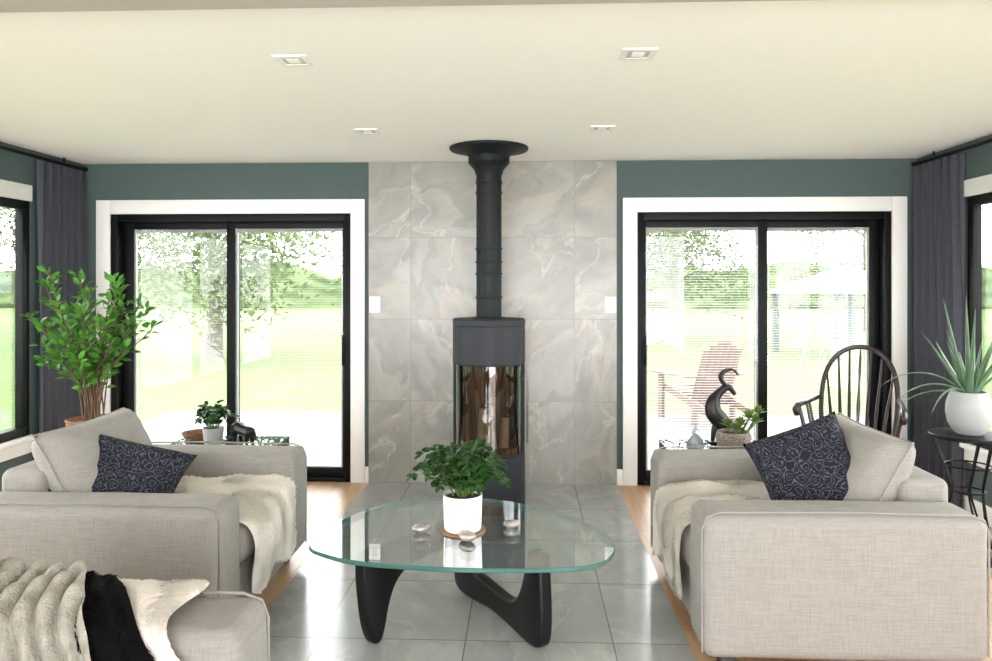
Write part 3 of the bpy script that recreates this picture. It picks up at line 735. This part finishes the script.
for (cx_,cy_,cz_,n_) in ((.04,0,.15,22),(.09,.01,.19,18),(-.03,.02,.14,18),(.01,-.04,.13,18),(.12,-.02,.17,14),(.14,.0,.22,12)):
    ml.tube([(cx_*.5,cy_*.5,.1),(cx_,cy_,cz_)],.006,6)
    for k in range(n_):
        a=k*2.4; e=.1+1.2*k/n_; q=Vector((math.cos(a)*math.cos(e),math.sin(a)*math.cos(e),math.sin(e)))
        ml.leaf(Vector((cx_,cy_,cz_)),q,Vector((0,0,1)),.056,.03,curl=-.15,fold=.3)
ml.obj("foliage",m_leafs,p3,angle=3)
root=empty("animal_sculpture",(1.18,4.53,TZ),0,"tall dark bronze stylised horned animal sculpture","sculpture")
m=MB(); m.bbox((-.075,-.045,0),(.075,.045,.02),.004); m.obj("plinth",m_bronze,root)
m=MB()
pts=crom([(.05,0,.02),(.055,0,.08),(.0,0,.14),(-.045,0,.2),(-.04,0,.27),(0,0,.32),(.035,0,.345),(.06,0,.335),(.085,0,.30)],5)
rr=[.022+.032*math.sin(pi*min(1,k/24.)) if k<24 else .026-.014*(k-24)/(len(pts)-24) for k in range(len(pts))]
m.tube(pts,rr,12); m.tube(crom([(-.05,0,.02),(-.04,0,.08),(-.02,0,.14)],4),[.012,.012,.014,.016,.018,.02,.022,.024,.026],10)
for s_ in (-1,1):
    m.tube(crom([(.03,s_*.01,.355),(.0,s_*.015,.40),(.02,s_*.02,.44),(.07,s_*.02,.45),(.105,s_*.015,.42)],5),[.014-.010*k/20 for k in range(21)],8)
m.obj("body",m_bronze,root)
root=empty("glass_decanter",(.99,4.36,TZ),0,"small faceted smoky glass decanter with pointed stopper","decanter")
m=MB(); m.lathe([(0,0),(.045,0),(.056,.02),(.054,.045),(.024,.08),(.015,.092)],8); m.obj("bottle",m_crystal,root,smooth=False)
m=MB(); m.lathe([(.015,.092),(.022,.098),(.018,.115),(0,.145)],8); m.obj("stopper",m_crystal,root,smooth=False)

# ------------------------------------------------------------ rocking chair
rc=empty("rocking_chair",(2.14,4.93,0),math.radians(-30),"dark walnut spindle back rocking chair by the patio door","rocking chair")
m=MB(); m.rbox((0,0,.42),(.25,.24,.022),.018,n=6); m.obj("seat",m_walnut,rc)
BH=.63
bow=[]
for i in range(25):
    t=i/24; a=pi*t
    x=-math.cos(a)*(.22+.05*math.sin(a)**.5); z=.44+BH*math.sin(a)**.55
    bow.append(Vector((x,.2+.22*(z-.44)/BH,z)))
m=MB(); m.tube(bow,.017,10); m.obj("back_bow",m_walnut,rc)
for i in range(7):
    t=(i-3)/3; xb=.15*t; xt=.21*t
    zt=.44+BH*(1-abs(xt/.27)**2.6)**.42
    zt=min(zt,.44+BH-.005); p0=Vector((xb,.2,.44)); p1=Vector((xt,.2+.22*(zt-.44)/BH,zt)); 
    m=MB(); pts=[p0.lerp(p1,k/8) for k in range(9)]; 
    if i==3: m.tube(pts,[.008,.014,.026,.034,.024,.016,.026,.02,.009],8,flat=.4)
    else: m.tube(pts,[.006,.008,.011,.012,.011,.009,.008,.007,.006],8)
    m.obj("back_spindle",m_walnut,rc)
for s_ in (-1,1):
    m=MB(); m.tube(crom([(s_*.25,.29,.72),(s_*.275,.12,.715),(s_*.29,-.05,.72),(s_*.30,-.2,.725),(s_*.305,-.26,.70),(s_*.30,-.25,.67)],5),[.016]*10+[.02]*6+[.024]*5+[.022]*5,10); m.obj("armrest",m_walnut,rc)
    m=MB(); m.tube([(s_*.23,-.18,.44),(s_*.25,-.19,.5),(s_*.27,-.2,.6),(s_*.295,-.2,.71)],[.012,.02,.014,.012],8); m.obj("arm_post",m_walnut,rc)
    for yy in (0,.1):
        m=MB(); m.tube([(s_*.235,yy,.44),(s_*.285,yy,.71)],.009,8); m.obj("arm_spindle",m_walnut,rc)
    m=MB(); m.tube(crom([(s_*.23,-.42,.09),(s_*.23,-.25,.032),(s_*.23,0,.016),(s_*.23,.25,.035),(s_*.23,.48,.11)],6),.016,8); m.obj("rocker",m_walnut,rc)
    for y in (-.18,.2):
        m=MB(); m.tube([(s_*.19,y*.85,.41),(s_*.21,y*.95,.28),(s_*.22,y,.16),(s_*.23,y*1.05,.035)],[.014,.021,.015,.012],8); m.obj("leg",m_walnut,rc)

# ------------------------------------------------------------ aloe on wire stand
ax,ay=2.46,4.22
root=empty("wire_plant_stand",(ax,ay,0),0,"black wire plant stand with round top","plant stand")
m=MB(); m.lathe([(0,.655),(.19,.655),(.195,.66),(.195,.67),(.19,.675),(0,.675)],40); m.obj("stand_top",m_black,root)
for k in range(3):
    a=k*2*pi/3+.5; c,s=math.cos(a),math.sin(a)
    m=MB()
    for off in (-.035,.035):
        ox,oy=-s*off,c*off
        m.tube(crom([(c*.17+ox,s*.17+oy,.655),(c*.10+ox,s*.10+oy,.45),(c*.08+ox,s*.08+oy,.32),(c*.2+ox*.3,s*.2+oy*.3,.006)],6),.006,8)
    m.obj("leg",m_black,root)
for z,rr_ in ((.36,.085),(.5,.115)):
    m=MB(); m.tube([(rr_*math.cos(t*2*pi/32),rr_*math.sin(t*2*pi/32),z) for t in range(33)],.005,6); m.obj("brace_ring",m_black,root)
al=pot_plant("potted_aloe",(ax+.005,ay,.6755),[(0,0),(.065,0),(.075,.008),(.105,.06),(.115,.12),(.112,.17),(.095,.225),(.088,.235),(.082,.235),(.082,.22),(0,.21)],m_gpot,.215,.083,"spiky grey green aloe in a pale grey pot")
r=random.Random(5); ml=MB()
def aloe_leaf(a,ln,elev,droop,w):
    pts=[]; d=Vector((math.cos(a)*math.cos(elev),math.sin(a)*math.cos(elev),math.sin(elev)))
    p=Vector((math.cos(a)*.02,math.sin(a)*.02,.215)); n=14
    for k in range(n+1):
        pts.append(p.copy()); p+=d*ln/n; d.z-=droop/n; d.normalize()
    ml.tube(pts,[w*(1-(k/n)**1.6)+.001 for k in range(n+1)],8,flat=.45)
for k in range(14):
    aloe_leaf(k*2.4,r.uniform(.28,.40),r.uniform(.8,1.35),r.uniform(-.2,.4),r.uniform(.015,.021))
aloe_leaf(2.95,.50,.85,1.9,.011); aloe_leaf(3.3,.48,.6,1.6,.011); aloe_leaf(3.7,.40,.6,1.9,.011); aloe_leaf(2.7,.34,.3,1.2,.010)
aloe_leaf(1.2,.56,1.45,.0,.022); aloe_leaf(3.3,.56,1.32,.0,.021); aloe_leaf(4.4,.5,1.35,.1,.023); aloe_leaf(0,.50,1.2,.1,.022); aloe_leaf(3.0,.42,1.05,.2,.020)
ml.obj("leaves",m_aloe,al,angle=3)

# ------------------------------------------------------------ outdoors
m=MB(); m.box((-70,YW+T,-.5),(70,90,-.42)); m.box((-70,YB,-.5),(XL-T,YW+T,-.42)); m.box((XR+T,YB,-.5),(70,YW+T,-.42))
o=m.obj("lawn",m_lawn,smooth=False); tag(o,"wide bright green lawn outside the patio doors","lawn",kind="stuff")
m=MB(); m.box((-4.5,YW+T,-.419),(4.5,9.3,-.1)); o=m.obj("patio_deck",m_deck,smooth=False); tag(o,"pale wooden deck outside the doors","deck")
def tree(x,y,h,spread,seed,trunk=.22):
    r=random.Random(seed); root=empty("tree",(x,y,-.419),0,"leafy tree standing on the lawn","tree",group="garden trees")
    mt=MB(); mt.tube([(0,0,0),(0,0,.2)]+crom([(.01,0,.4),(.05,0,h*.3),(-.08,.05,h*.6),(0,0,h*.9)],4),[trunk*(1-.05*k) for k in range(15)],10)
    ml=MB(); 
    for k in range(24):
        a=r.random()*2*pi; z0=h*(.32+.5*r.random()); e=Vector((math.cos(a)*spread*r.uniform(.3,1),math.sin(a)*spread*r.uniform(.3,1),z0+r.uniform(-.15,.35)*h*.5))
        p=crom([(0,0,z0),Vector((0,0,z0)).lerp(e,.5)+Vector((0,0,.3)),e],3); mt.tube(p,[.05,.045,.04,.035,.03,.02,.015],6)
        for j in range(300):
            c=e*1.0+Vector((r.gauss(0,.65),r.gauss(0,.65),r.gauss(0,.55)))
            if c.z<.8: continue
            ml.leaf(c,Vector((r.uniform(-1,1),r.uniform(-1,1),r.uniform(-.6,.6))),Vector((r.uniform(-1,1),r.uniform(-1,1),1)),.17,.10)
    mt.obj("trunk",m_bark,root); ml.obj("canopy",m_treeleaf,root,angle=3)
tree(-8.0,18.7,5.2,2.6,1,.24); tree(-4.2,30,5.5,2.8,2); tree(5.2,26,5.4,2.6,3,.22); tree(14.5,32,6,3,4); tree(-15,26,6,3,5); tree(-12,9,5,2.2,7)
m=MB(); nx=160
def HP(u,v):
    x=-65+130*u; h=3.4+1.3*noise.noise(Vector((x*.16,0,0)))+.8*noise.noise(Vector((x*.7,3,0)))
    return Vector((x,62+1.2*noise.noise(Vector((x*.5,v*6,2))),-.42+h*v))
surface(m,HP,nx,8); o=m.obj("treeline",m_hedge,angle=3); tag(o,"hazy distant line of trees beyond the lawn","treeline",kind="stuff")
ad=empty("garden_chair",(2.05,8.9,-.1),math.radians(205),"faded red slatted wooden garden chair on the deck","garden chair")
m=MB()
for i in range(6):
    x=-.23+i*.092; hh=1.05-.05*abs(i-2.5); T_=Matrix.Translation((x,.2,.2))@Matrix.Rotation(math.radians(-20),4,'X')
    m.bbox((-.045,-.01,0),(.045,.01,hh-.2),.003,T=T_)
m.obj("backrest",m_adir,ad)
m=MB()
for i in range(5): m.bbox((-.27,-.35+i*.11,.36-.02*i),(.27,-.26+i*.11,.38-.02*i),.003)
m.obj("seat",m_adir,ad)
for s_ in (-1,1):
    m=MB(); m.bbox((s_*.34-.06,-.42,.55),(s_*.34+.06,.35,.572),.004); m.obj("armrest",m_adir,ad)
    m=MB(); m.bbox((s_*.3-.02,-.36,0),(s_*.3+.02,-.27,.55),.003); m.obj("leg",m_adir,ad)
    m=MB(); T_=Matrix.Rotation(math.radians(-14),4,'X'); m.bbox((s_*.27-.015,-.36,.26),(s_*.27+.015,.55,.34),.003,T=T_); m.bbox((s_*.27-.02,.25,0),(s_*.27+.02,.32,.3),.003); m.obj("leg",m_adir,ad)
gz=empty("gazebo",(8.9,21,-.42),.3,"grey roofed garden gazebo on open posts","gazebo")
for x in (-1.3,1.3):
    for y in (-1.3,1.3):
        m=MB(); m.bbox((x-.07,y-.07,0),(x+.07,y+.07,1.75),.01); m.obj("post",m_gaz,gz)
m=MB(); m.add([(-1.6,-1.6,1.7),(1.6,-1.6,1.7),(1.6,1.6,1.7),(-1.6,1.6,1.7),(0,0,2.5)],[(0,1,4),(1,2,4),(2,3,4),(3,0,4),(3,2,1,0)]); m.obj("roof",m_gaz,gz,smooth=False)

# ------------------------------------------------------------ light
w=bpy.data.worlds.new("bright_overcast"); scene.world=w; w.use_nodes=True
nt=w.node_tree; bg=nt.nodes['Background']; bg.inputs[0].default_value=(.99,.985,1.0,1); bg.inputs[1].default_value=11.6
scene.view_settings.view_transform='Standard'

cam=bpy.data.cameras.new("camera"); co=bpy.data.objects.new("camera",cam); COL.objects.link(co)
co.location=(0,0,1.5); co.rotation_euler=(pi/2,0,math.radians(2.3)); cam.sensor_width=36; cam.lens=740/992*36; cam.shift_y=-45/992
cam.clip_end=300
scene.camera=co
